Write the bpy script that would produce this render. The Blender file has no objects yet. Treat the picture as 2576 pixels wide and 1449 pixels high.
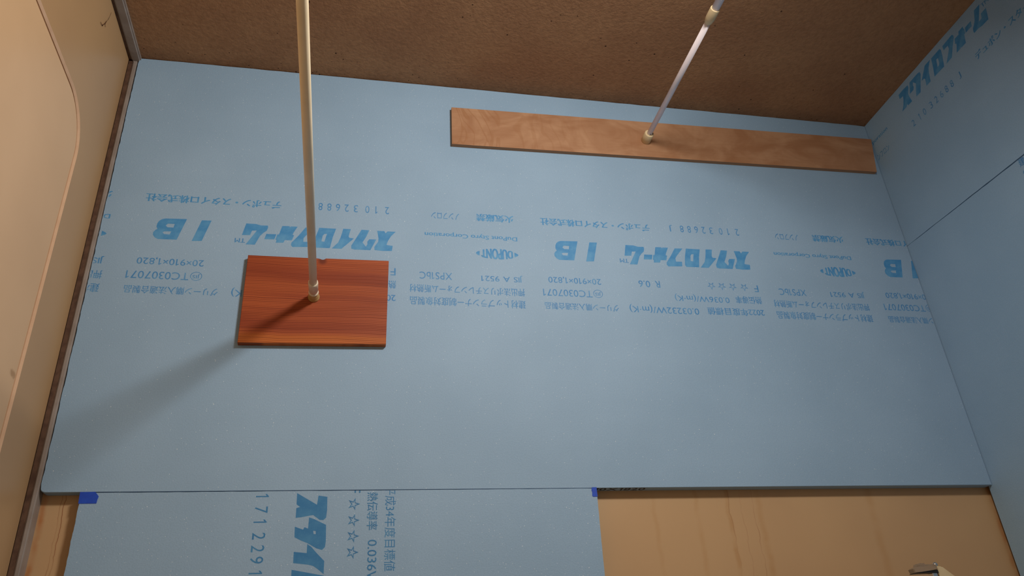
import bpy, bmesh, math, random
from mathutils import Vector, Matrix

random.seed(7)
S = bpy.context.scene
COL = S.collection

# ------------------------------------------------------------------ camera, world, lights, exposure
cam_data = bpy.data.cameras.new('camera')
cam_data.sensor_width = 36.0
cam_data.lens = 1987.19 / 2576 * 36.0
cam_data.clip_start = 0.02
cam = bpy.data.objects.new('camera', cam_data)
COL.objects.link(cam)
RT = ((0.97886805, -0.19545566, -0.06012006),
      (0.04312184, 0.48467873, -0.87362866),
      (0.19989458, 0.8525747, 0.48286493))
M = Matrix.Identity(4)
for i in range(3):
    M[i][0] = RT[0][i]
    M[i][1] = -RT[1][i]
    M[i][2] = -RT[2][i]
M[0][3], M[1][3], M[2][3] = 0.45416, -1.32659, 0.94509
cam.matrix_world = M
S.camera = cam

world = bpy.data.worlds.new('world')
S.world = world
world.use_nodes = True
world.node_tree.nodes['Background'].inputs[0].default_value = (0.02, 0.02, 0.02, 1)
world.node_tree.nodes['Background'].inputs[1].default_value = 1.0

LAMP_POS = Vector((0.97, -1.06, 2.092))
lamp_data = bpy.data.lights.new('room_lamp', 'AREA')
lamp_data.shape = 'ELLIPSE'
lamp_data.size = 0.25
lamp_data.size_y = 0.14
lamp_data.energy = 11.6
lamp_data.color = (1.0, 0.93, 0.84)
lamp = bpy.data.objects.new('room_lamp', lamp_data)
lamp.location = LAMP_POS
lamp.rotation_euler = Vector((-0.50, 0.62, -0.60)).to_track_quat('-Z', 'Y').to_euler()
COL.objects.link(lamp)

S.view_settings.view_transform = 'Standard'
S.view_settings.look = 'None'
S.view_settings.exposure = 0.0
S.view_settings.gamma = 1.0
S.view_settings.use_curve_mapping = False


# ------------------------------------------------------------------ material helpers
def srgb(r, g, b):
    f = lambda c: (c / 255 / 12.92) if c / 255 <= 0.04045 else ((c / 255 + 0.055) / 1.055) ** 2.4
    return (f(r), f(g), f(b), 1.0)


class NT:
    def __init__(self, name, rough=0.6, spec=0.5):
        self.m = bpy.data.materials.new(name)
        self.m.use_nodes = True
        self.t = self.m.node_tree
        self.b = self.t.nodes['Principled BSDF']
        self.b.inputs['Roughness'].default_value = rough
        self.b.inputs['Specular IOR Level'].default_value = spec

    def n(self, kind, **kw):
        nd = self.t.nodes.new(kind)
        for k, v in kw.items():
            setattr(nd, k, v)
        return nd

    def put(self, sock, v):
        if isinstance(v, bpy.types.NodeSocket):
            self.t.links.new(v, sock)
        else:
            sock.default_value = v

    def pos(self):
        return self.n('ShaderNodeTexCoord').outputs['Object']

    def sep(self, v):
        s = self.n('ShaderNodeSeparateXYZ')
        self.put(s.inputs[0], v)
        return s.outputs

    def comb(self, x, y, z):
        s = self.n('ShaderNodeCombineXYZ')
        for i, v in enumerate((x, y, z)):
            self.put(s.inputs[i], v)
        return s.outputs[0]

    def scale(self, v, s):
        m = self.n('ShaderNodeVectorMath', operation='MULTIPLY')
        self.put(m.inputs[0], v)
        m.inputs[1].default_value = s
        return m.outputs[0]

    def noise(self, v, scale, detail=2.0, rough=0.5, dist=0.0):
        x = self.n('ShaderNodeTexNoise')
        self.put(x.inputs['Vector'], v)
        x.inputs['Scale'].default_value = scale
        x.inputs['Detail'].default_value = detail
        x.inputs['Roughness'].default_value = rough
        x.inputs['Distortion'].default_value = dist
        return x.outputs[0]

    def math(self, op, a, b=0.0, c=0.0, clamp=False):
        x = self.n('ShaderNodeMath', operation=op)
        x.use_clamp = clamp
        self.put(x.inputs[0], a)
        self.put(x.inputs[1], b)
        self.put(x.inputs[2], c)
        return x.outputs[0]

    def ramp(self, f, a, b, lo=0.0, hi=1.0):
        x = self.n('ShaderNodeMapRange')
        x.interpolation_type = 'SMOOTHSTEP'
        self.put(x.inputs[0], f)
        x.inputs[1].default_value = a
        x.inputs[2].default_value = b
        x.inputs[3].default_value = lo
        x.inputs[4].default_value = hi
        return x.outputs[0]

    def mix(self, f, a, b):
        x = self.n('ShaderNodeMix', data_type='RGBA')
        self.put(x.inputs[0], f)
        self.put(x.inputs[6], a)
        self.put(x.inputs[7], b)
        return x.outputs[2]

    def dots(self, v, scale, r, keep, jitter=1.0):
        """0/1 mask of sparse round dots; keep = share of cells that hold one"""
        x = self.n('ShaderNodeTexVoronoi')
        self.put(x.inputs['Vector'], v)
        x.inputs['Scale'].default_value = scale
        x.inputs['Randomness'].default_value = jitter
        rnd = self.sep(x.outputs['Color'])
        rad = self.math('MULTIPLY', rnd[1], r)
        near = self.math('LESS_THAN', x.outputs['Distance'], rad)
        sel = self.math('LESS_THAN', rnd[0], keep)
        return self.math('MULTIPLY', near, sel)

    def bump(self, h, strength, dist):
        x = self.n('ShaderNodeBump')
        x.inputs['Strength'].default_value = strength
        x.inputs['Distance'].default_value = dist
        self.put(x.inputs['Height'], h)
        self.t.links.new(x.outputs[0], self.b.inputs['Normal'])

    def done(self, col):
        self.put(self.b.inputs['Base Color'], col)
        return self.m


def mat_foam(name, base, dark, glitter=0.5):
    k = NT(name, 0.62, 0.35)
    p = k.pos()
    soft = k.noise(p, 5.0, 3.0)
    fine = k.noise(p, 420.0, 2.0)
    band = k.noise(k.scale(p, (0.35, 0.35, 30.0)), 1.0, 2.0)
    c = k.mix(k.ramp(soft, 0.3, 0.7), dark, base)
    c = k.mix(k.math('MULTIPLY', k.ramp(band, 0.35, 0.7), 0.18), c, dark)
    c = k.mix(k.ramp(fine, 0.3, 0.75, 0.0, 0.22), c, tuple(x * 0.78 for x in dark[:3]) + (1,))
    sp = k.dots(p, 330.0, 0.20, 0.10)
    sp2 = k.dots(p, 170.0, 0.13, 0.05)
    glint = k.math('MAXIMUM', sp, sp2)
    c = k.mix(k.math('MULTIPLY', glint, glitter), c, (0.88, 0.94, 0.97, 1))  # sparkle of the foam cells painted into the colour as pale specks
    k.bump(fine, 0.25, 0.0012)
    return k.done(c)


def mat_ink(name, colr, faded, speck=0.25):
    k = NT(name, 0.6, 0.3)
    p = k.pos()
    a = k.ramp(k.noise(p, 38.0, 3.0, 0.6), 0.35, 0.72)
    c = k.mix(a, colr, faded)
    g = k.ramp(k.noise(p, 500.0, 2.0), 0.62, 0.75)
    c = k.mix(k.math('MULTIPLY', g, speck), c, srgb(160, 190, 208))
    return k.done(c)


FOAM_A, FOAM_B = srgb(149, 180, 209), srgb(142, 173, 202)
foam = mat_foam('foam_sheet_blue', FOAM_A, FOAM_B)
foam_right = mat_foam('foam_sheet_blue_side', srgb(150, 185, 216), srgb(142, 178, 210), 0.12)
ink = mat_ink('printed_ink_blue', srgb(66, 138, 196), srgb(92, 156, 204))
ink_fine = mat_ink('printed_ink_fine', srgb(62, 130, 190), srgb(96, 152, 200), 0.3)
ink_old = mat_ink('printed_ink_old', srgb(56, 122, 176), srgb(72, 136, 184), 0.15)
ink_black = NT('printed_ink_black', 0.6).done((0.02, 0.02, 0.02, 1))


def mat_ceiling():
    k = NT('ceiling_mortar', 0.85, 0.2)
    p = k.pos()
    xyz = k.sep(p)
    c = k.mix(k.ramp(k.noise(p, 6.0, 4.0, 0.6), 0.3, 0.7), srgb(171, 132, 98), srgb(157, 118, 88))
    c = k.mix(k.ramp(k.noise(p, 90.0, 3.0, 0.65), 0.35, 0.75, 0.0, 0.35), c, srgb(122, 88, 62))
    # darker brown along the back edge
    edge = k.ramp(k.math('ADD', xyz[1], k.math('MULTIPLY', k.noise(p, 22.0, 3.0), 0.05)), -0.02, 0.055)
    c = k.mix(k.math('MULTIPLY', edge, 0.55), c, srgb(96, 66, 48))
    big = k.dots(p, 26.0, 0.075, 0.40)
    mid = k.dots(p, 60.0, 0.12, 0.22)
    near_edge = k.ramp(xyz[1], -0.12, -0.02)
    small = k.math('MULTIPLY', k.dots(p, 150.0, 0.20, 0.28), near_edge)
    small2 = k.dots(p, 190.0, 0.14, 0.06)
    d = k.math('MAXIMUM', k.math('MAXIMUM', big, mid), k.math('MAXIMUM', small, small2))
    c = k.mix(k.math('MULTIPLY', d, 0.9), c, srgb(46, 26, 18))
    h = k.noise(p, 160.0, 4.0, 0.6)
    k.bump(h, 0.32, 0.004)
    return k.done(c)


def mat_back_wall():
    k = NT('back_wall_painted_panel', 0.42, 0.4)
    p = k.pos()
    x, y, z = k.sep(p)[:3]
    c = k.mix(k.ramp(k.noise(p, 3.5, 3.0), 0.3, 0.7), srgb(192, 159, 120), srgb(184, 151, 114))
    wob = k.math('MULTIPLY', k.math('SUBTRACT', k.noise(k.scale(p, (2.0, 1.0, 9.0)), 4.0, 3.0), 0.5), 0.012)
    xx = k.math('ADD', x, wob)

    def streak(c, x0, w, colr, amt, seed):
        dx = k.math('ABSOLUTE', k.math('SUBTRACT', xx, x0))
        m = k.ramp(dx, 0.0, w, 1.0, 0.0)
        gaps = k.ramp(k.noise(k.scale(p, (1.0, 1.0, 3.0 + 0.6 * seed)), 3.0, 3.0), 0.38, 0.6, 0.3, 1.0)
        m = k.math('MULTIPLY', k.math('MULTIPLY', m, gaps), amt)
        return k.mix(m, c, colr)
    rust, tan = srgb(128, 66, 28), srgb(168, 122, 66)
    for (x0, w, colr, amt, sd) in ((0.0325, 0.0012, rust, 0.75, 1), (0.0275, 0.0010, rust, 0.55, 5),
                                   (0.0035, 0.0075, srgb(170, 98, 40), 0.75, 3),
                                   (1.149, 0.0013, rust, 0.42, 2), (1.146, 0.007, tan, 0.4, 7),
                                   (1.196, 0.0012, rust, 0.45, 4), (1.208, 0.010, tan, 0.35, 9),
                                   (1.172, 0.0010, rust, 0.25, 8), (1.085, 0.008, tan, 0.22, 6),
                                   (1.003, 0.007, tan, 0.2, 2), (1.44, 0.014, tan, 0.25, 4),
                                   (1.711, 0.009, srgb(170, 100, 44), 0.6, 5)):
        c = streak(c, x0, w, colr, amt, sd)
    d = k.math('MAXIMUM', k.dots(p, 24.0, 0.035, 0.14), k.dots(p, 70.0, 0.06, 0.03))
    c = k.mix(d, c, srgb(90, 54, 30))
    return k.done(c)


def mat_left(name, a, b, leaf):
    k = NT(name, 0.38, 0.45)
    p = k.pos()
    x, y, z = k.sep(p)[:3]
    c = k.mix(k.ramp(k.noise(p, 4.0, 3.0), 0.3, 0.7), a, b)
    d = k.math('MAXIMUM', k.dots(p, 22.0, 0.035, 0.16), k.dots(p, 60.0, 0.07, 0.05))
    c = k.mix(k.math('MULTIPLY', d, 0.6), c, srgb(110, 74, 44))
    if leaf:
        # rust that has crept out of the joint, and one stain low on the leaf
        v = k.n('ShaderNodeVectorMath', operation='DISTANCE')
        k.put(v.inputs[0], k.comb(0.0, y, k.math('MULTIPLY', z, 2.4)))
        v.inputs[1].default_value = (0.0, -0.150, 1.432 * 2.4)
        m = k.ramp(k.math('ADD', v.outputs['Value'], k.math('MULTIPLY', k.noise(p, 150.0, 3.0), 0.02)), 0.014, 0.028, 0.6, 0.0)
        c = k.mix(m, c, srgb(150, 106, 56))
    return k.done(c)


def mat_cedar():
    k = NT('red_stained_cedar', 0.55, 0.35)
    p = k.pos()
    x, y, z = k.sep(p)[:3]
    # grain bends round the knot on the top edge
    dx = k.math('SUBTRACT', x, 0.008)
    dz = k.math('SUBTRACT', z, 0.082)
    r2 = k.math('ADD', k.math('MULTIPLY', dx, dx), k.math('MULTIPLY', dz, dz))
    bend = k.math('MULTIPLY', k.math('DIVIDE', dz, k.math('ADD', r2, 0.0006)), 0.0000035 * 25)
    zz = k.math('SUBTRACT', z, bend)
    wv = k.math('MULTIPLY', k.math('SUBTRACT', k.noise(k.scale(p, (7.0, 1.0, 10.0)), 1.0, 2.0), 0.5), 0.012)
    zz = k.math('ADD', zz, wv)
    grain = k.noise(k.comb(k.math('MULTIPLY', x, 1.6), 0.0, k.math('MULTIPLY', zz, 260.0)), 1.0, 3.0, 0.65)
    drift = k.math('MULTIPLY', k.noise(k.comb(0.0, 7.0, k.math('MULTIPLY', zz, 60.0)), 1.0, 3.0), 14.0)
    rings = k.math('SINE', k.math('ADD', k.math('MULTIPLY', k.math('ADD', zz, k.math('MULTIPLY', grain, 0.0016)), 1900.0), drift))
    thin = k.noise(k.comb(k.math('MULTIPLY', x, 4.0), 5.0, k.math('MULTIPLY', zz, 900.0)), 1.0, 2.0, 0.6)
    broad = k.noise(k.comb(k.math('MULTIPLY', x, 2.0), 3.0, k.math('MULTIPLY', zz, 30.0)), 1.0, 2.0)
    c = k.mix(k.ramp(broad, 0.35, 0.68), srgb(166, 80, 38), srgb(138, 57, 25))
    c = k.mix(k.ramp(zz, -0.078, -0.066, 0.75, 0.0), c, srgb(190, 106, 42))
    line = k.math('MULTIPLY', k.ramp(rings, 0.0, 0.98), k.ramp(grain, 0.35, 0.65, 0.25, 1.0))
    c = k.mix(k.ramp(thin, 0.5, 0.75, 0.0, 0.35), c, srgb(104, 34, 14))
    c = k.mix(k.math('MULTIPLY', line, 0.72), c, srgb(92, 28, 12))
    knot = k.ramp(k.math('SQRT', r2), 0.003, 0.011, 0.8, 0.0)
    c = k.mix(knot, c, srgb(92, 34, 20))
    k.bump(k.math('MULTIPLY', line, -1.0), 0.35, 0.0008)
    return k.done(c)


def mat_plywood():
    k = NT('plywood_face', 0.5, 0.4)
    p = k.pos()
    x, y, z = k.sep(p)[:3]
    v = k.comb(k.math('MULTIPLY', x, 3.0), 0.0, k.math('MULTIPLY', z, 5.0))
    cloud = k.noise(v, 3.0, 3.0, 0.55, 1.2)
    c = k.mix(k.ramp(cloud, 0.3, 0.72), srgb(182, 142, 110), srgb(160, 116, 84))
    # wide curling growth rings at the left end
    w = k.noise(k.comb(k.math('MULTIPLY', x, 9.0), 0.3, k.math('MULTIPLY', z, 5.0)), 1.4, 2.0, 0.5, 0.9)
    rings = k.math('SINE', k.math('MULTIPLY', k.math('ADD', w, k.math('MULTIPLY', x, 1.4)), 46.0))
    left = k.ramp(x, -0.46, -0.16, 0.42, 0.08)
    c = k.mix(k.math('MULTIPLY', k.ramp(rings, 0.45, 1.0), left), c, srgb(152, 104, 66))
    fl = k.noise(k.comb(k.math('MULTIPLY', x, 14.0), 0.0, k.math('MULTIPLY', z, 220.0)), 1.0, 3.0, 0.6)
    c = k.mix(k.ramp(fl, 0.45, 0.8, 0.0, 0.25), c, srgb(142, 92, 54))
    return k.done(c)


def mat_ply_edge():
    k = NT('plywood_edge_layers', 0.7, 0.2)
    y = k.sep(k.pos())[1]
    s = k.math('SINE', k.math('MULTIPLY', y, 2100.0))
    return k.done(k.mix(k.ramp(s, -0.3, 0.3), srgb(150, 112, 86), srgb(188, 148, 114)))


def mat_plastic(name, a, b, rough=0.35, scale=40.0):
    k = NT(name, rough, 0.5)
    n = k.noise(k.pos(), scale, 3.0, 0.6)
    return k.done(k.mix(k.ramp(n, 0.35, 0.7), a, b))


ceiling_mat = mat_ceiling()
back_mat = mat_back_wall()
frame_mat = mat_left('left_wall_painted_steel', srgb(186, 152, 112), srgb(180, 146, 108), False)
leaf_mat = mat_left('door_painted_steel', srgb(220, 184, 144), srgb(212, 176, 136), True)
lip_mat = mat_plastic('door_lip_lit', srgb(214, 178, 146), srgb(206, 168, 136), 0.35, 30)  # paler than the wall: light caught by the bevel is put into the colour
rust_mat = mat_plastic('rusty_joint', srgb(74, 34, 14), srgb(120, 62, 24), 0.8, 25)
cedar_mat = mat_cedar()
ply_mat = mat_plywood()
ply_edge = mat_ply_edge()
trim_grey = mat_plastic('grey_vinyl_trim', srgb(150, 142, 138), srgb(136, 126, 120), 0.45, 20)
trim_brown = mat_plastic('brown_grimy_sealant', srgb(98, 72, 56), srgb(74, 50, 38), 0.7, 60)
ivory = mat_plastic('ivory_enamelled_tube', srgb(236, 220, 190), srgb(226, 210, 178), 0.4, 12)
white_tube = mat_plastic('white_enamelled_tube', srgb(236, 228, 236), srgb(228, 220, 228), 0.4, 12)
cream = mat_plastic('cream_plastic', srgb(224, 206, 168), srgb(216, 196, 156), 0.6, 30)
ochre = mat_plastic('yellowed_rubber', srgb(198, 168, 116), srgb(176, 144, 92), 0.6, 60)
collar_mat = mat_plastic('off_white_plastic', srgb(230, 216, 196), srgb(220, 206, 184), 0.5, 30)
tape_mat = mat_plastic('blue_masking_tape', srgb(14, 68, 188), srgb(20, 78, 198), 0.55, 90)
dirt_mat = mat_plastic('brown_dust_thread', srgb(70, 40, 18), srgb(96, 60, 30), 0.9, 200)
floor_mat = mat_plastic('floor_pale_grey', srgb(206, 202, 196), srgb(196, 192, 186), 0.6, 12)
room_mat = mat_plastic('wall_painted_cream', srgb(236, 226, 208), srgb(230, 218, 200), 0.5, 4)
black_mat = NT('black_rubber', 0.4).done((0.012, 0.012, 0.012, 1))
km = NT('chrome', 0.12)
km.b.inputs['Metallic'].default_value = 1.0
chrome = km.done((0.75, 0.75, 0.75, 1))
kg = NT('smoky_clear_plastic', 0.12)
kg.b.inputs['Transmission Weight'].default_value = 0.75
kg.b.inputs['IOR'].default_value = 1.45
clear = kg.done((0.62, 0.54, 0.44, 1))


# ------------------------------------------------------------------ mesh helpers
def obj(name, bm, m, parent=None, origin=(0, 0, 0), kind=None, smooth=False):
    """link bm (world coordinates) as one object; its origin is put at origin"""
    o0 = Vector(origin)
    bmesh.ops.recalc_face_normals(bm, faces=bm.faces)
    for v in bm.verts:
        v.co -= o0
    me = bpy.data.meshes.new(name)
    bm.to_mesh(me)
    bm.free()
    for x in (m if isinstance(m, (list, tuple)) else [m]):
        me.materials.append(x)
    if smooth:
        for f in me.polygons:
            f.use_smooth = True
    o = bpy.data.objects.new(name, me)
    COL.objects.link(o)
    if parent is not None:
        o.parent = parent
        o.location = o0 - parent.location
    else:
        o.location = o0
    if kind:
        o['kind'] = kind
    return o


def thing(name, label, cat, loc, group=None):
    e = bpy.data.objects.new(name, None)
    e.empty_display_size = 0.05
    COL.objects.link(e)
    e.location = loc
    e['label'] = label
    e['category'] = cat
    if group:
        e['group'] = group
    return e


def box_bm(x0, x1, y0, y1, z0, z1, bev=0.0, bm=None):
    own = bm is None
    bm = bm or bmesh.new()
    vs = [bm.verts.new((x, y, z)) for x in (x0, x1) for y in (y0, y1) for z in (z0, z1)]
    for f in ((0, 1, 3, 2), (4, 6, 7, 5), (0, 4, 5, 1), (2, 3, 7, 6), (0, 2, 6, 4), (1, 5, 7, 3)):
        bm.faces.new([vs[i] for i in f])
    if bev and own:
        bmesh.ops.bevel(bm, geom=bm.edges[:], offset=bev, segments=2, affect='EDGES')
    return bm


def slab_bm(pts, axis, a, b, bev=0.0):
    """extrude the outline pts (2D, in the plane across axis) from a (visible face) to b"""
    bm = bmesh.new()

    def P(q, d):
        return (q[0], d, q[1]) if axis == 'y' else (d, q[0], q[1])
    front = [bm.verts.new(P(q, a)) for q in pts]
    back = [bm.verts.new(P(q, b)) for q in pts]
    f = bm.faces.new(front)
    bm.faces.new(list(reversed(back)))
    n = len(pts)
    for i in range(n):
        bm.faces.new((front[i], front[(i + 1) % n], back[(i + 1) % n], back[i]))
    if bev:
        bmesh.ops.bevel(bm, geom=list(f.edges), offset=bev, segments=2, affect='EDGES')
    return bm


def lathe_bm(prof, cx, cz, n=40, bm=None):
    """turn (y, r) pairs about the line x=cx, z=cz"""
    bm = bm or bmesh.new()
    rings = []
    for y, r in prof:
        rings.append([bm.verts.new((cx + r * math.cos(2 * math.pi * i / n), y, cz + r * math.sin(2 * math.pi * i / n)))
                      for i in range(n)])
    for a, b in zip(rings, rings[1:]):
        for i in range(n):
            bm.faces.new((a[i], a[(i + 1) % n], b[(i + 1) % n], b[i]))
    bm.faces.new(rings[0])
    bm.faces.new(list(reversed(rings[-1])))
    return bm


def tube_bm(pts, radii, n=6, bm=None):
    bm = bm or bmesh.new()
    rings = []
    for i, p in enumerate(pts):
        p = Vector(p)
        t = (Vector(pts[min(i + 1, len(pts) - 1)]) - Vector(pts[max(i - 1, 0)])).normalized()
        a = t.orthogonal().normalized()
        b = t.cross(a)
        rings.append([bm.verts.new(p + radii[i] * (a * math.cos(2 * math.pi * k / n) + b * math.sin(2 * math.pi * k / n)))
                      for k in range(n)])
    for a, b in zip(rings, rings[1:]):
        best = min(range(n), key=lambda s: (a[0].co - b[s].co).length)
        for k in range(n):
            bm.faces.new((a[k], a[(k + 1) % n], b[(k + 1 + best) % n], b[(k + best) % n]))
    bm.faces.new(list(reversed(rings[0])))
    bm.faces.new(rings[-1])
    return bm


# ------------------------------------------------------------------ the room shell
H = 2.21
XL, XR, YF, YB = -0.018, 1.7265, -1.42, 0.0205
obj('floor', box_bm(XL - 0.05, XR + 0.05, YF - 0.05, YB + 0.05, -0.05, 0.0), floor_mat, kind='structure')
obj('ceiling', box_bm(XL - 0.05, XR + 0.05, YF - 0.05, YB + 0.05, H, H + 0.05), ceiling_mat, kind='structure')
obj('wall_back', box_bm(XL - 0.05, XR + 0.05, YB, YB + 0.05, 0.0, H), back_mat, kind='structure')
obj('wall_front', box_bm(XL - 0.05, XR + 0.05, YF - 0.05, YF, 0.0, H), room_mat, kind='structure')
obj('wall_right', box_bm(XR, XR + 0.05, YF, YB, 0.0, H), room_mat, kind='structure')


def rrect(y0, y1, z0, z1, r, off, n=14):
    """rounded rectangle outline in the y/z plane, shrunk by off"""
    y0 += off; y1 -= off; z0 += off; z1 -= off; r = max(r - off, 0.002)
    out = []
    for cy, cz, a0 in ((y1 - r, z1 - r, 0), (y0 + r, z1 - r, 90), (y0 + r, z0 + r, 180), (y1 - r, z0 + r, 270)):
        for i in range(n + 1):
            a = math.radians(a0 + 90 * i / n)
            out.append((cy + r * math.cos(a), cz + r * math.sin(a)))
    return out


DOOR = (-0.92, -0.1295, 0.16, 1.932, 0.092)


def ring_faces(bm, A, B):
    n = len(A)
    for i in range(n):
        bm.faces.new((A[i], A[(i + 1) % n], B[(i + 1) % n], B[i]))


def loop(bm, off, x):
    return [bm.verts.new((x, y, z)) for y, z in rrect(*DOOR, off)]


# left wall: flat painted face with a round-cornered opening
bm = bmesh.new()
outer = [bm.verts.new((XL, y, z)) for y, z in ((YF, 0), (-0.0005, 0), (-0.0005, H), (YF, H))]
inner = loop(bm, 0.0, XL)
ed = [bm.edges.new((outer[i], outer[(i + 1) % 4])) for i in range(4)]
ed += [bm.edges.new((inner[i], inner[(i + 1) % len(inner)])) for i in range(len(inner))]
bmesh.ops.triangle_fill(bm, use_beauty=True, edges=ed)
back = [bm.verts.new((XL - 0.05, v.co.y, v.co.z)) for v in outer]
bm.faces.new(back)
for i in range(4):
    bm.faces.new((outer[i], outer[(i + 1) % 4], back[(i + 1) % 4], back[i]))
innb = loop(bm, 0.0, XL - 0.05)
ring_faces(bm, inner, innb)
wall_left = obj('wall_left', bm, frame_mat, kind='structure')

# door: round-cornered leaf, rusty joint and pressed lip coloured as if lit
door = bpy.data.objects.new('door_1', None)
COL.objects.link(door)
door.location = (XL, -0.52, 0.0)
door['kind'] = 'structure'
bm = bmesh.new()
a, b, c, d = loop(bm, 0.0002, XL + 0.0006), loop(bm, 0.0015, XL + 0.0014), loop(bm, 0.0055, XL - 0.0015), loop(bm, 0.0055, XL - 0.02)
e = loop(bm, 0.0002, XL - 0.02)
ring_faces(bm, a, b); ring_faces(bm, b, c); ring_faces(bm, c, d); ring_faces(bm, d, e); ring_faces(bm, e, a)
obj('door_frame', bm, lip_mat, door, (XL, -0.52, 1.0), smooth=False)
bm = bmesh.new()
a, b = loop(bm, 0.0053, XL - 0.0055), loop(bm, 0.012, XL - 0.0055)
c, d = loop(bm, 0.012, XL - 0.012), loop(bm, 0.0053, XL - 0.012)
ring_faces(bm, a, b); ring_faces(bm, b, c); ring_faces(bm, c, d); ring_faces(bm, d, a)
obj('door_joint', bm, rust_mat, door, (XL, -0.52, 1.0))
bm = bmesh.new()
a, b, c = loop(bm, 0.0078, XL - 0.008), loop(bm, 0.0078, XL - 0.0028), loop(bm, 0.010, XL - 0.0012)
ring_faces(bm, a, b); ring_faces(bm, b, c)
bm.faces.new(c)
bm.faces.new(list(reversed(a)))
leafo = obj('door_leaf', bm, leaf_mat, door)

# corner mouldings: grey vinyl bead beside the board and under the ceiling, brown sealant behind it
bm = box_bm(-0.0092, -0.0010, -0.0015, 0.0204, 0.0, H - 0.0102)
bmesh.ops.bevel(bm, geom=[e_ for e_ in bm.edges if abs(e_.verts[0].co.y + 0.0015) < 1e-5 and abs(e_.verts[1].co.y + 0.0015) < 1e-5],
                offset=0.002, segments=3, affect='EDGES')
obj('trim_1', bm, trim_grey, kind='structure')
obj('trim_2', box_bm(-0.0179, -0.0093, 0.0015, 0.0204, 0.0, H - 0.0102), trim_brown, kind='structure')
bm = box_bm(-0.0135, 0.0055, -1.415, 0.0002, H - 0.0100, H - 0.0002)
bmesh.ops.bevel(bm, geom=[e_ for e_ in bm.edges if e_.verts[0].co.z < H - 0.009 and e_.verts[1].co.z < H - 0.009 and abs(e_.verts[0].co.x - e_.verts[1].co.x) < 1e-6],
                offset=0.003, segments=3, affect='EDGES')
obj('trim_3', bm, trim_grey, kind='structure')
obj('trim_4', box_bm(-0.0179, -0.0137, -1.415, 0.0, H - 0.0075, H - 0.0002), trim_brown, kind='structure')


# ------------------------------------------------------------------ insulation boards
def jitter_edge(p, q, n, amp):
    """points from p to q with a slightly ragged cut"""
    out = []
    d = (Vector(q) - Vector(p))
    nrm = Vector((-d.y, d.x)).normalized()
    for i in range(n):
        t = i / n
        j = random.uniform(-amp, amp) if i else 0.0
        out.append(tuple(Vector(p) + d * t + nrm * j))
    return out


board = thing('insulation_board', 'large pale blue foam board across the back wall, printed upside down', 'insulation board', (0.86, 0.0, 1.30), 'blue foam insulation boards')
out = [(0.008, 1.30), (1.7045, 1.30), (1.7045, 2.2095)]
out += jitter_edge((1.7045, 2.2095), (0.0012, 2.2085), 60, 0.0004)[1:]
out += jitter_edge((0.0012, 2.2085), (0.0005, 1.307), 160, 0.0005)
out += [(0.0008, 1.3045), (0.0022, 1.302), (0.0045, 1.3004)]
obj('foam_sheet', slab_bm(out, 'y', 0.0, 0.0200, 0.0008), foam, board, board.location)

low = thing('insulation_board', 'narrower blue foam board taped below the large one, printed sideways', 'insulation board', (0.47, 0.0, 0.85), 'blue foam insulation boards')
out = jitter_edge((0.8855, 0.85), (0.8923, 1.2992), 40, 0.0003) + jitter_edge((0.8923, 1.2992), (0.0597, 1.2984), 60, 0.0002)
out += jitter_edge((0.0597, 1.2984), (0.0570, 0.85), 110, 0.0003)
obj('foam_sheet', slab_bm(out, 'y', -0.0004, 0.0200, 0.0009), foam, low, low.location)

up = thing('insulation_board', 'short blue foam board high on the right wall, printed upright under the ceiling', 'insulation board', (1.705, -0.7, 1.87), 'blue foam insulation boards')
out = jitter_edge((0.0100, 1.8544), (0.0100, 2.2095), 12, 0.0002) + jitter_edge((0.0100, 2.2095), (-1.415, 2.2095), 60, 0.0003)
out += jitter_edge((-1.415, 2.2095), (-1.415, 1.8020), 12, 0.0002) + jitter_edge((-1.415, 1.8020), (0.0100, 1.8544), 120, 0.0003)
obj('foam_sheet', slab_bm(out, 'x', 1.705, 1.7260, 0.0006), foam_right, up, up.location)

dn = thing('insulation_board', 'tall blue foam board on the right wall below the dark slanting joint', 'insulation board', (1.705, -0.7, 0.94), 'blue foam insulation boards')
out = jitter_edge((0.0100, 0.94), (0.0100, 1.8536), 20, 0.0002) + jitter_edge((0.0100, 1.8536), (-1.415, 1.7935), 120, 0.0003)
out += [(-1.415, 1.7935), (-1.415, 0.94)]
obj('foam_sheet', slab_bm(out, 'x', 1.7052, 1.7260, 0.0006), foam_right, dn, dn.location)


# ------------------------------------------------------------------ print on the boards
class Frame:
    """print coordinates (u along the reading direction, v up, metres) to the board plane"""
    def __init__(self, org, U, V, lo, hi, parent, lift, pull=0.0):
        self.pull = pull
        self.org, self.U, self.V, self.lo, self.hi, self.parent, self.lift = Vector(org), Vector(U), Vector(V), lo, hi, parent, Vector(lift)

    def P(self, u, v):
        if self.pull:                       # the stamp of this repeat came out slightly long
            u += max(0.0, u - self.pull) * 0.04
        return self.org + self.U * u + self.V * v + self.lift

    def clip(self, bm):
        for ax in range(3):
            for bound, sgn in ((self.lo[ax], -1), (self.hi[ax], 1)):
                if bound is None:
                    continue
                co = Vector((0, 0, 0)); co[ax] = bound
                no = Vector((0, 0, 0)); no[ax] = sgn
                bmesh.ops.bisect_plane(bm, geom=bm.verts[:] + bm.edges[:] + bm.faces[:], plane_co=co, plane_no=no, clear_outer=True)
                if not bm.faces:
                    return False
        return bool(bm.faces)


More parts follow.
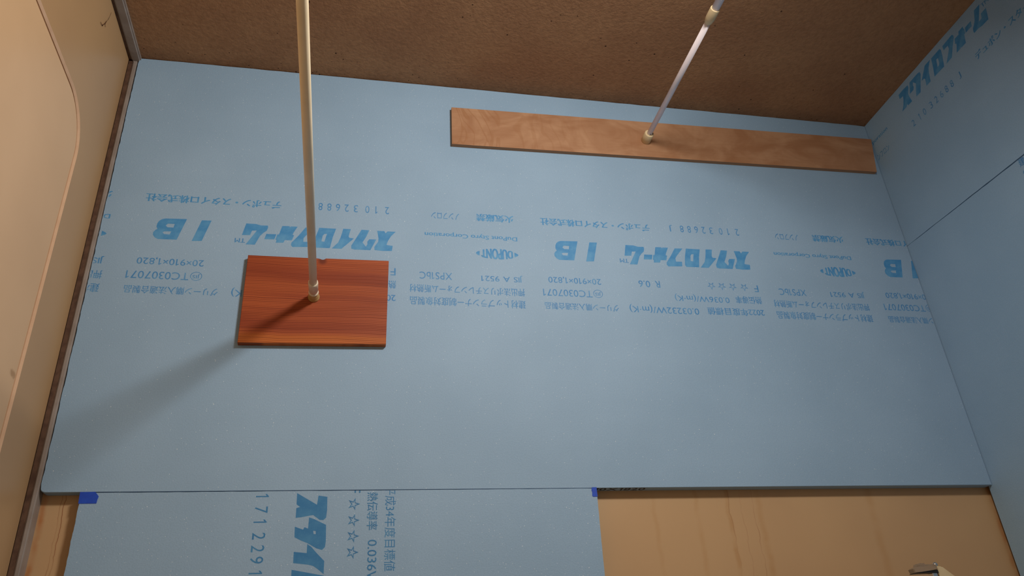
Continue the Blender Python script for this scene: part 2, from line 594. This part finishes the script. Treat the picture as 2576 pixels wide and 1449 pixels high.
def text_mesh(s, bold=0.0, shear=0.0):
    c = bpy.data.curves.new('print', 'FONT')
    c.body = s
    c.resolution_u = 3
    c.offset = bold
    c.shear = shear
    c.fill_mode = 'FRONT'
    o = bpy.data.objects.new('print', c)
    COL.objects.link(o)
    bpy.context.view_layer.update()
    me = bpy.data.meshes.new_from_object(o.evaluated_get(bpy.context.evaluated_depsgraph_get()))
    bpy.data.objects.remove(o)
    bpy.data.curves.remove(c)
    return me


TM_CACHE = {}


def glyph(ch):
    """one character as a flat mesh; the figure one gets its flag"""
    if ch != '1':
        return text_mesh(ch)
    me = bpy.data.meshes.new('print')
    me.from_pydata([(0.16, 0.0, 0), (0.25, 0.0, 0), (0.25, 0.70, 0), (0.18, 0.70, 0), (0.16, 0.58, 0), (0.02, 0.50, 0), (0.02, 0.59, 0)], [],
                   [(0, 1, 2, 4), (4, 2, 3), (4, 3, 6, 5)])
    return me


def figure_line(s):
    """points and faces of a line of latin letters and figures set closely"""
    pts, faces, pen = [], [], 0.0
    for ch in s:
        if ch == ' ':
            pen += 0.30
            continue
        me = glyph(ch)
        x0 = min(v.co.x for v in me.vertices)
        x1 = max(v.co.x for v in me.vertices)
        n = len(pts)
        pad = 0.05 if ch == '1' else 0.0
        pts += [(v.co.x - x0 + pen + pad, v.co.y) for v in me.vertices]
        faces += [tuple(i + n for i in f.vertices) for f in me.polygons]
        pen += x1 - x0 + 0.085 + 2 * pad
        bpy.data.meshes.remove(me)
    return pts, faces



def print_text(fr, s, u0, u1, v0, v1, mat, bold=0.0, name='printed_line', warp=None, shear=0.0):
    weight, bold = bold, 0.0
    key = (s, bold, shear)
    if key not in TM_CACHE:
        if '1' in s and all(ord(c) < 256 for c in s):
            P0, F0 = figure_line(s)
        else:
            me = text_mesh(s, bold, shear)
            if warp:
                b2 = bmesh.new()
                b2.from_mesh(me)
                bmesh.ops.triangulate(b2, faces=b2.faces)
                bmesh.ops.subdivide_edges(b2, edges=b2.edges, cuts=3, use_grid_fill=True)
                b2.to_mesh(me)
                b2.free()
            P0 = [(v.co.x, v.co.y) for v in me.vertices]
            F0 = [tuple(f.vertices) for f in me.polygons]
            bpy.data.meshes.remove(me)
        bb = (min(p[0] for p in P0), max(p[0] for p in P0), min(p[1] for p in P0), max(p[1] for p in P0))
        TM_CACHE[key] = ([((a - bb[0]) / (bb[1] - bb[0]), (b - bb[2]) / (bb[3] - bb[2])) for a, b in P0], F0)
    pts, faces = TM_CACHE[key]
    bm = bmesh.new()
    ex = weight * (v1 - v0)
    steps = [0.0] if weight <= 0 else ([-ex, 0.0, ex] if weight < 0.045 else [-ex, -ex * 0.34, ex * 0.34, ex])
    for n, sh in enumerate(steps):
        vs = []
        for a, b in pts:
            if warp:
                b = warp(a, b)
            vs.append(bm.verts.new(fr.P(u0 + (u1 - u0) * a + sh, v0 + (v1 - v0) * b + abs(sh) * 0.3) + fr.lift * (0.2 * n)))
        for f in faces:
            try:
                bm.faces.new([vs[i] for i in f])
            except ValueError:
                pass
    return finish_print(fr, bm, mat, name)


def finish_print(fr, bm, mat, name):
    if not fr.clip(bm):
        bm.free()
        return None
    c = Vector((0, 0, 0))
    for v in bm.verts:
        c += v.co
    c /= len(bm.verts)
    return obj(name, bm, mat, fr.parent, c)


def print_chars(fr, chars, us, w, v0, v1, mat, bold=0.0):
    """single characters centred at given u positions, joined into one printed number"""
    bm = bmesh.new()
    for ch, u in zip(chars, us):
        key = (ch, bold, 0.0)
        me = glyph(ch)
        xs = [v.co.x for v in me.vertices]; ys = [v.co.y for v in me.vertices]
        x0, x1, y0, y1 = min(xs), max(xs), min(ys), max(ys)
        ww = w * (0.48 if ch in '1' else (0.8 if ch == 'J' else 1.0))
        vs = [bm.verts.new(fr.P(u + ww * ((v.co.x - x0) / (x1 - x0) - 0.5), v0 + (v1 - v0) * (v.co.y - y0) / (y1 - y0))) for v in me.vertices]
        for f in me.polygons:
            try:
                bm.faces.new([vs[i] for i in f.vertices])
            except ValueError:
                pass
        bpy.data.meshes.remove(me)
    return finish_print(fr, bm, mat, 'printed_number')


def poly_into(bm, pts, holes=()):
    loops = []
    eds = []
    for L in (pts,) + tuple(holes):
        vs = [bm.verts.new(p) for p in L]
        eds += [bm.edges.new((vs[i], vs[(i + 1) % len(vs)])) for i in range(len(vs))]
    bmesh.ops.triangle_fill(bm, use_beauty=True, edges=eds)


LOGO = {
 'mu': [(283.9, 62.5), (289.4, 89.2), (274.6, 88.6), (271.9, 78.2), (263.2, 77.4), (280.6, 109.6), (264.1, 109.3), (256.3, 88.9), (250.2, 81.0), (245.2, 76.6), (243.1, 68.9), (244.1, 64.8), (256.5, 65.2), (266.1, 62.7)],
 'bar': [(245.3, 83.8), (248.1, 95.9), (229.8, 95.1), (227.0, 83.4)],
 'o': [(217.5, 63.8), (222.1, 83.4), (225.2, 83.6), (227.7, 95.4), (225.6, 96.3), (226.6, 102.4), (212.9, 101.6), (210.3, 95.4), (197.6, 95.3), (194.1, 83.8), (197.0, 82.6), (195.6, 77.7), (188.9, 63.4), (201.4, 63.5), (203.0, 65.7), (203.9, 63.3)],
 'fu': [(173.9, 64.2), (186.0, 84.0), (197.8, 100.4), (198.4, 105.9), (195.4, 110.1), (163.9, 108.0), (162.8, 96.7), (176.3, 97.1), (176.2, 88.9), (172.0, 82.5), (156.0, 63.4)],
 'ro': [(148.3, 63.0), (154.7, 88.3), (157.2, 104.2), (154.6, 108.9), (125.9, 108.3), (121.5, 82.9), (116.2, 63.1)],
 'ro_h': [(138.2, 77.0), (140.8, 81.3), (142.5, 93.8), (136.9, 94.5), (132.9, 76.0)],
 'i': [(102.5, 62.2), (106.6, 82.0), (111.0, 94.7), (122.5, 108.8), (104.1, 108.4), (81.3, 83.3), (90.1, 82.4), (91.7, 79.0), (88.0, 62.0)],
 'ta': [(67.4, 62.1), (52.5, 62.3), (57.5, 77.0), (64.6, 91.3), (59.4, 98.7), (57.9, 100.6), (55.1, 95.0), (55.4, 88.7), (51.7, 83.3), (38.3, 82.8), (49.1, 108.1), (79.4, 108.7), (85.4, 107.0), (85.9, 100.2), (77.4, 83.1)],
 'su': [(36.9, 62.4), (23.1, 62.2), (20.6, 67.4), (16.6, 62.5), (0.8, 62.3), (9.9, 73.4), (15.7, 85.0), (18.4, 94.2), (6.3, 95.6), (7.7, 107.5), (26.0, 108.5), (41.2, 107.3), (41.7, 100.4), (34.4, 87.5), (34.1, 79.8)],
 'I': [(363.0, 61.2), (346.4, 60.6), (358.1, 107.1), (374.9, 108.4)],
 'B': [(424.8, 61.7), (388.6, 60.4), (400.2, 107.2), (431.8, 107.8), (437.4, 104.5), (441.0, 99.1), (441.2, 93.4), (438.7, 88.6), (435.2, 85.8), (437.6, 81.2), (437.2, 73.9), (435.0, 67.9), (430.0, 63.4)],
 'B_h1': [(422.5, 77.1), (419.3, 73.0), (407.8, 73.0), (409.0, 81.0), (419.2, 81.1)],
 'B_h2': [(425.8, 93.0), (423.3, 90.5), (411.7, 89.8), (413.3, 96.6), (422.5, 96.4)],
}


def logo_part(fr, key, du, mat, holes=()):
    bm = bmesh.new()
    P = lambda k: [fr.P(a / 1000 + du, b / 1000) for a, b in LOGO[k]]
    poly_into(bm, P(key), [P(h) for h in holes])
    finish_print(fr, bm, mat, 'printed_letter')


def print_block(fr, du, top=True, oval=True, serial=True):
    """one repeat of the board's print, all positions in print coordinates"""
    T = lambda s, u0, u1, v0, v1, bold=0.008, m=ink_fine, **k: print_text(fr, s, u0 + du, u1 + du, v0, v1, m, bold, **k)
    if top:
        T('2022年度目標値', -0.0005, 0.1265, 0.2036, 0.2208, 0.014)
        T('0.03232W/(m·K)', 0.1460, 0.2955, 0.2030, 0.2220, 0.006)
        T('グリーン購入法適合製品', 0.3185, 0.4707, 0.2070, 0.2225, 0.010)
        T('建材トップランナー制度対象製品', 0.5098, 0.7347, 0.2062, 0.2240, 0.010)
        T('熱伝導率', -0.0010, 0.0578, 0.1740, 0.1914, 0.014)
        T('0.036W/(m·K)', 0.0725, 0.1935, 0.1745, 0.1918, 0.004)
        T('TC0307071', 0.3705, 0.4720, 0.1768, 0.1925, 0.004)
        T('押出法ポリスチレンフォーム断熱材', 0.5096, 0.7356, 0.1794, 0.1968, 0.010)
        T('F', 0.000, 0.0095, 0.1460, 0.1622, 0.006)
        for cu in (0.0321, 0.0583, 0.0831, 0.1067):
            T('☆', cu - 0.0092, cu + 0.0092, 0.1440, 0.1620, 0.0)
        T('R', 0.2215, 0.2318, 0.1468, 0.1624, 0.010)
        T('0.6', 0.2430, 0.2680, 0.1474, 0.1626, 0.010)
        T('20×910×1,820', 0.3488, 0.4590, 0.1466, 0.1624, 0.008)
        T('JIS A 9521', 0.5120, 0.5950, 0.1497, 0.1656, 0.008)
        T('XPS1bC', 0.6528, 0.7165, 0.1508, 0.1669, 0.0)
        # certification mark: ring with three letters
        bm = bmesh.new()
        cu, cv, n = 0.3582 + du, 0.1833, 40
        A = [bm.verts.new(fr.P(cu + 0.0098 * math.cos(2 * math.pi * i / n), cv + 0.0092 * math.sin(2 * math.pi * i / n))) for i in range(n)]
        B = [bm.verts.new(fr.P(cu + 0.0087 * math.cos(2 * math.pi * i / n), cv + 0.0081 * math.sin(2 * math.pi * i / n))) for i in range(n)]
        ring_faces(bm, A, B)
        finish_print(fr, bm, ink_fine, 'printed_ring')
        T('JIS', 0.3522, 0.3642, 0.1788, 0.1878, 0.012)
    for kx in ('su', 'ta', 'i', 'fu', 'o', 'bar', 'mu'):
        logo_part(fr, kx, du, ink)
    logo_part(fr, 'ro', du, ink, ('ro_h',))
    logo_part(fr, 'I', du, ink)
    logo_part(fr, 'B', du, ink, ('B_h1', 'B_h2'))
    T('TM', 0.2826, 0.3009, 0.0968, 0.1062, 0.03)
    if oval:
        wf = lambda a, b: 0.5 + (b - 0.5) * (0.50 + 0.50 * math.sqrt(max(0.0, 1 - (2 * a - 1) ** 2)))
        T('DUPONT', 0.5290, 0.5925, 0.0890, 0.1142, 0.040, ink, warp=wf, name='printed_emblem')
        bm = bmesh.new()
        P = lambda pts: [fr.P(a + du, b) for a, b in pts]
        poly_into(bm, P([(0.5165, 0.1018), (0.5188, 0.1045), (0.5250, 0.1075), (0.5248, 0.0962), (0.5190, 0.0992)]))
        finish_print(fr, bm, ink, 'printed_emblem')
        bm = bmesh.new()
        poly_into(bm, P([(0.5960, 0.0965), (0.5965, 0.1072), (0.6008, 0.1058), (0.6040, 0.1018), (0.6012, 0.0980)]))
        finish_print(fr, bm, ink, 'printed_emblem')
    T('DuPont Styro Corporation', 0.5172, 0.7056, 0.0560, 0.0688, 0.030, ink)
    T('火気厳禁', 0.5222, 0.5998, 0.0066, 0.0243, 0.042, ink)
    T('ノンフロン', 0.6350, 0.6925, 0.0095, 0.0250, 0.006)
    T('デュポン・スタイロ株式会社', 0.2235, 0.4642, 0.0066, 0.0246, 0.036, ink)
    if serial:
        us = [0.0185, 0.0395, 0.0575, 0.0800, 0.0980, 0.1150, 0.1315, 0.1485, 0.1735]
        print_chars(fr, '21032688J', [u + du for u in us], 0.0082, 0.0042, 0.0216, ink_fine, 0.0)


LIFT = 0.00007
fr_main = Frame((1.300, 0.0, 1.875), (-1, 0, 0), (0, 0, -1), (0.0022, None, 1.302), (1.7040, None, 2.205), board, (0, -LIFT, 0))
for du in (-0.7640, 0.0):
    print_block(fr_main, du)
fr_left = Frame((1.300, 0.0, 1.875), (-1, 0, 0), (0, 0, -1), (0.0022, None, 1.302), (1.7040, None, 2.205), board, (0, -LIFT, 0), 0.7625 + 0.33)
print_block(fr_left, 0.7625)

tilt = 0.012
fr_up = Frame((1.705, -0.124, 2.0857), (0, -1, -tilt), (0, -tilt * 0, 1), (None, -1.40, 1.86), (None, -0.0030, 2.2075), up, (-LIFT, 0, 0))
print_block(fr_up, 0.0, top=False)
print_block(fr_up, -0.7650, top=False, oval=False, serial=False)

fr_dn = Frame((1.705, -0.3350 + 0.5098, 1.6340), (0, -1, -0.035), (0, 0, 1), (None, -1.40, 0.95), (None, -0.3345, 1.8385), dn, (-LIFT, 0, 0))
print_block(fr_dn, 0.0)
print_block(fr_dn, 0.7625, oval=False)

# lower board: print runs downwards, letter tops point right
fr_low = Frame((0.0, 0.0, 1.300), (0, 0, -1), (1, 0, 0), (0.06, None, 0.86), (0.884, None, 1.2985), low, (0, -0.0004 - LIFT, 0))
LOW = {
 'su': [(383.3, 1295.3), (415.8, 1276.1), (417.4, 1290.9), (431.6, 1288.7), (432.2, 1267.3), (431.3, 1255.2), (427.1, 1251.3), (421.1, 1251.9), (410.8, 1259.5), (404.0, 1258.6), (392.4, 1256.3), (383.7, 1255.5), (383.6, 1270.9), (389.3, 1272.9), (383.6, 1277.0)],
 'ta': [(404.6, 1256.0), (412.1, 1253.4), (431.9, 1243.7), (432.8, 1217.7), (431.8, 1209.0), (427.6, 1204.7), (418.8, 1207.4), (403.8, 1216.0), (394.9, 1219.6), (383.9, 1225.1), (383.4, 1241.6), (396.4, 1236.8), (398.6, 1240.7), (404.0, 1238.3)],
 'ta_h': [(412.3, 1234.7), (416.2, 1234.2), (416.5, 1229.3), (413.1, 1229.8)],
 'i': [(404.3, 1214.4), (410.9, 1209.9), (419.2, 1200.6), (431.9, 1187.9), (432.0, 1168.1), (422.5, 1175.8), (415.5, 1180.7), (407.8, 1182.8), (384.7, 1185.8), (384.5, 1202.8), (404.3, 1200.5)],
 'ro': [(383.1, 1176.0), (432.6, 1165.7), (433.9, 1123.8), (384.0, 1130.1)],
 'ro_h': [(397.0, 1160.0), (418.0, 1156.0), (418.5, 1137.0), (397.5, 1141.0)],
}
for kx, hs in (('su', ()), ('ta', ('ta_h',)), ('i', ()), ('ro', ('ro_h',))):
    bm = bmesh.new()
    P = lambda key: [fr_low.P(1.300 - b / 1000, a / 1000) for a, b in LOW[key]]
    poly_into(bm, P(kx), [P(h) for h in hs])
    finish_print(fr_low, bm, ink_old, 'printed_letter')
print_chars(fr_low, '1712291', [0.0083, 0.0311, 0.0489, 0.0720, 0.0912, 0.1083, 0.1265], 0.0105, 0.3195, 0.3395, ink_old, 0.0)
print_text(fr_low, 'F', -0.0080, 0.0050, 0.4665, 0.4845, ink_old, 0.004)
for cu in (0.0235, 0.0496, 0.0748, 0.1000, 0.1):
    print_text(fr_low, '☆', cu - 0.0100, cu + 0.0100, 0.4662, 0.4845, ink_old, 0.004, name='printed_star') if cu != 0.1 else None
print_text(fr_low, '☆', 0.0900, 0.1100, 0.4662, 0.4845, ink_old, 0.004, name='printed_star')
print_text(fr_low, '熱伝導率', 0.0045, 0.0655, 0.4960, 0.5135, ink_old, 0.006)
print_text(fr_low, '0.036W/(m·K)', 0.0810, 0.2080, 0.4940, 0.5130, ink_old, 0.002)
print_text(fr_low, '平成34年度目標値', -0.0065, 0.1300, 0.5250, 0.5430, ink_old, 0.0)

# size stamped in black on the underside of the large board
fr_edge = Frame((0.8770, 0.0165, 1.2999), (1, 0, 0), (0, -1, 0), (0.8935, None, None), (None, None, None), board, (0, 0, -LIFT))
print_text(fr_edge, '910X1820', 0.0, 0.1090, 0.0, 0.0145, ink_black, 0.03)

# ------------------------------------------------------------------ blue tape
t1 = [(0.0580, 1.2996), (0.0795, 1.2999), (0.0832, 1.2958), (0.0858, 1.2925), (0.0848, 1.2880), (0.0842, 1.2818), (0.0586, 1.2817)]
o = obj('masking_tape', slab_bm(t1, 'y', -0.00095, -0.00065), tape_mat, None, (0.07, -0.0008, 1.29))
o['label'] = 'bright blue tape piece at the left corner of the lower blue board'
o['category'] = 'tape'
o['group'] = 'blue tape pieces on the lower board'
t2 = [(0.8842, 1.3010), (0.8926, 1.3012), (0.8928, 1.2847), (0.8848, 1.2845), (0.8832, 1.2862), (0.8838, 1.2925), (0.8828, 1.2965)]
o = obj('masking_tape', slab_bm(t2, 'y', -0.00095, -0.00065), tape_mat, None, (0.888, -0.0008, 1.292))
o['label'] = 'small bright blue tape piece at the right corner of the lower blue board'
o['category'] = 'tape'
o['group'] = 'blue tape pieces on the lower board'

# ------------------------------------------------------------------ pressing boards
cedar = thing('cedar_board', 'rectangular reddish cedar board with dark grain and a notched top edge', 'wooden board', (0.392, -0.006, 1.648))
out = [(0.2647, 1.5562), (0.5212, 1.5612), (0.5236, 1.7377), (0.4060, 1.7362), (0.4038, 1.7340), (0.4015, 1.7322), (0.3985, 1.7330), (0.3950, 1.7338), (0.3920, 1.7354), (0.2653, 1.7353)]
bm = slab_bm(out, 'y', -0.0120, -0.0002, 0.0006)
obj('wooden_plank', bm, cedar_mat, cedar, (0.392, -0.006, 1.648))

ply = thing('plywood_strip', 'long narrow pale plywood strip running to the right corner under the ceiling', 'wooden board', (1.17, -0.0045, 2.10))
out = [(0.6533, 2.0391), (0.72, 2.0400), (1.6850, 2.0575), (1.7015, 2.1598), (0.6545, 2.1418)]
bm = slab_bm(out, 'y', -0.0092, -0.0002, 0.0)
bm.faces.ensure_lookup_table()
po = obj('plywood_panel', bm, [ply_mat, ply_edge], ply, (1.17, -0.0045, 2.10))
for f in po.data.polygons:
    if abs(f.normal.y) < 0.5:
        f.material_index = 1


# ------------------------------------------------------------------ tension rods
X1, Z1 = 0.3886, 1.6515
rod1 = thing('tension_rod', 'thin ivory tension rod with a flared foot pressing the red cedar board', 'rod', (X1, -0.012, Z1), 'tension rods')
obj('rubber_foot', lathe_bm([(-0.0121, 0.0104), (-0.0140, 0.0106), (-0.0158, 0.0098), (-0.0200, 0.0086), (-0.0300, 0.0080), (-0.0305, 0.0070)], X1, Z1), ochre, rod1, (X1, -0.02, Z1), smooth=True)
obj('foot_ring', lathe_bm([(-0.0303, 0.0086), (-0.0316, 0.0092), (-0.0330, 0.0088), (-0.0345, 0.0074)], X1, Z1), collar_mat, rod1, (X1, -0.032, Z1), smooth=True)
obj('collar', lathe_bm([(-0.0340, 0.0072), (-0.0400, 0.0076), (-0.0405, 0.0084), (-0.0640, 0.0088), (-0.0680, 0.0086), (-0.0685, 0.0074)], X1, Z1), collar_mat, rod1, (X1, -0.05, Z1), smooth=True)
obj('tube', lathe_bm([(-0.0680, 0.0068), (-0.86, 0.0068)], X1, Z1), ivory, rod1, (X1, -0.4, Z1), smooth=True)
obj('tube', lathe_bm([(-0.8605, 0.0082), (-1.40, 0.0082)], X1, Z1), ivory, rod1, (X1, -1.1, Z1), smooth=True)
obj('end_cap', lathe_bm([(-1.4002, 0.0090), (-1.4190, 0.0110)], X1, Z1), ochre, rod1, (X1, -1.41, Z1), smooth=True)

X2, Z2 = 1.1000, 2.0935
rod2 = thing('tension_rod', 'white tension rod with a cream cap pressing the long plywood strip', 'rod', (X2, -0.0092, Z2), 'tension rods')
obj('end_cap', lathe_bm([(-0.0093, 0.0106), (-0.0100, 0.0110), (-0.0340, 0.0106), (-0.0350, 0.0098), (-0.0350, 0.0075)], X2, Z2), cream, rod2, (X2, -0.02, Z2), smooth=True)
obj('tube', lathe_bm([(-0.0352, 0.0060), (-0.3600, 0.0060)], X2, Z2), white_tube, rod2, (X2, -0.2, Z2), smooth=True)
for s in (-1, 1):
    a0 = math.radians(-62 + s * 30)
    hb = bmesh.new()
    bmesh.ops.create_uvsphere(hb, u_segments=10, v_segments=8, radius=0.0013,
                              matrix=Matrix.Translation((X2 + 0.0056 * math.cos(a0), -0.0385, Z2 + 0.0056 * math.sin(a0))))
    obj('rod_hole', hb, black_mat, rod2, (X2 + 0.0056 * math.cos(a0), -0.0385, Z2 + 0.0056 * math.sin(a0)), smooth=True)
obj('collar', lathe_bm([(-0.3590, 0.0064), (-0.3600, 0.0072), (-0.3680, 0.0090), (-0.3720, 0.0094), (-0.3930, 0.0094), (-0.3940, 0.0090), (-0.3940, 0.0080)], X2, Z2), cream, rod2, (X2, -0.38, Z2), smooth=True)
obj('tube', lathe_bm([(-0.3942, 0.0076), (-1.4000, 0.0076)], X2, Z2), white_tube, rod2, (X2, -0.9, Z2), smooth=True)
obj('end_cap', lathe_bm([(-1.4002, 0.0100), (-1.4190, 0.0110)], X2, Z2), cream, rod2, (X2, -1.41, Z2), smooth=True)

# ------------------------------------------------------------------ cobweb on the left wall
web = bmesh.new()
xw = XL + 0.0012
tube_bm([(xw, -0.1780, 2.1190), (xw, -0.1715, 2.1195), (xw, -0.1665, 2.1215)], [0.0003, 0.0005, 0.0004], bm=web)
tube_bm([(xw, -0.1665, 2.1215), (xw - 0.0004, -0.1640, 2.1270), (xw, -0.1580, 2.1360), (xw, -0.1545, 2.1460)], [0.0009, 0.0008, 0.0009, 0.0006], bm=web)
tube_bm([(xw, -0.1545, 2.1460), (xw, -0.1490, 2.1560), (xw, -0.1460, 2.1680), (xw, -0.1430, 2.1820)], [0.0005, 0.0003, 0.0002, 0.0002], bm=web)
tube_bm([(xw, -0.1580, 2.1360), (xw, -0.1540, 2.1330), (xw, -0.1515, 2.1350)], [0.0006, 0.0003, 0.0004], bm=web)
o = obj('cobweb', web, dirt_mat, None, (XL + 0.0008, -0.16, 2.14))
o['label'] = 'wispy brown cobweb thread stuck high on the beige left wall'
o['category'] = 'cobweb'

# ------------------------------------------------------------------ clear swivel holder, bottom right
hold = thing('swivel_holder', 'smoky clear and chrome swivel holder on a beige arm near the bottom right', 'holder', (1.60, YB, 1.02))


def prism(pts, y0, y1, bev=0.0006):
    return slab_bm(pts, 'y', y0, y1, bev)


lever = [(1.4243, 1.1380), (1.4262, 1.1318), (1.4400, 1.1330), (1.4620, 1.1352), (1.4725, 1.1365), (1.4730, 1.1420), (1.4690, 1.1450), (1.4480, 1.1448), (1.4320, 1.1415)]
obj('clear_lever', prism(lever, -0.066, -0.052, 0.0012), clear, hold, (1.445, -0.059, 1.138))
lever2 = [(1.4480, 1.1452), (1.4500, 1.1490), (1.4580, 1.1505), (1.4660, 1.1500), (1.4690, 1.1456)]
obj('clear_lever', prism(lever2, -0.046, -0.036, 0.001), clear, hold, (1.452, -0.04, 1.146))
gask = [(1.4262, 1.1306), (1.4264, 1.1316), (1.4400, 1.1328), (1.4620, 1.1350), (1.4735, 1.1362), (1.4740, 1.1300), (1.4600, 1.1312), (1.4400, 1.1312)]
obj('gasket', prism(gask, -0.064, -0.050, 0.0003), black_mat, hold, (1.445, -0.057, 1.13))
bm = bmesh.new()
bmesh.ops.create_uvsphere(bm, u_segments=20, v_segments=14, radius=0.0046, matrix=Matrix.Translation((1.4765, -0.057, 1.1448)))
obj('pivot_ball', bm, chrome, hold, (1.4765, -0.057, 1.1448), smooth=True)
arm = [(1.4745, 1.1410), (1.4775, 1.1422), (1.4840, 1.1418), (1.4860, 1.1405), (1.5020, 1.1270), (1.5300, 1.1060), (1.6200, 1.0450), (1.6200, 1.0150), (1.5150, 1.0800), (1.4760, 1.1060), (1.4755, 1.1270)]
obj('arm', prism(arm, -0.062, -0.048, 0.0018), cream, hold, (1.53, -0.055, 1.09))
rim = [(1.4830, 1.1480), (1.4880, 1.1468), (1.4935, 1.1430), (1.4968, 1.1385), (1.4960, 1.1365), (1.4880, 1.1400)]
obj('pivot_cover', prism(rim, -0.045, -0.038, 0.001), black_mat, hold, (1.487, -0.04, 1.136))
obj('ferrule', box_bm(1.4620, 1.4720, -0.063, -0.051, 1.122, 1.1315, 0.0012), chrome, hold, (1.462, -0.057, 1.127))
obj('stem', box_bm(1.4605, 1.4735, -0.064, -0.050, 1.085, 1.1225, 0.003), black_mat, hold, (1.462, -0.057, 1.10))
bm = box_bm(1.60, 1.64, -0.062, YB - 0.0003, 1.005, 1.055, 0.003)
obj('wall_bracket', bm, cream, hold, (1.62, -0.02, 1.03))
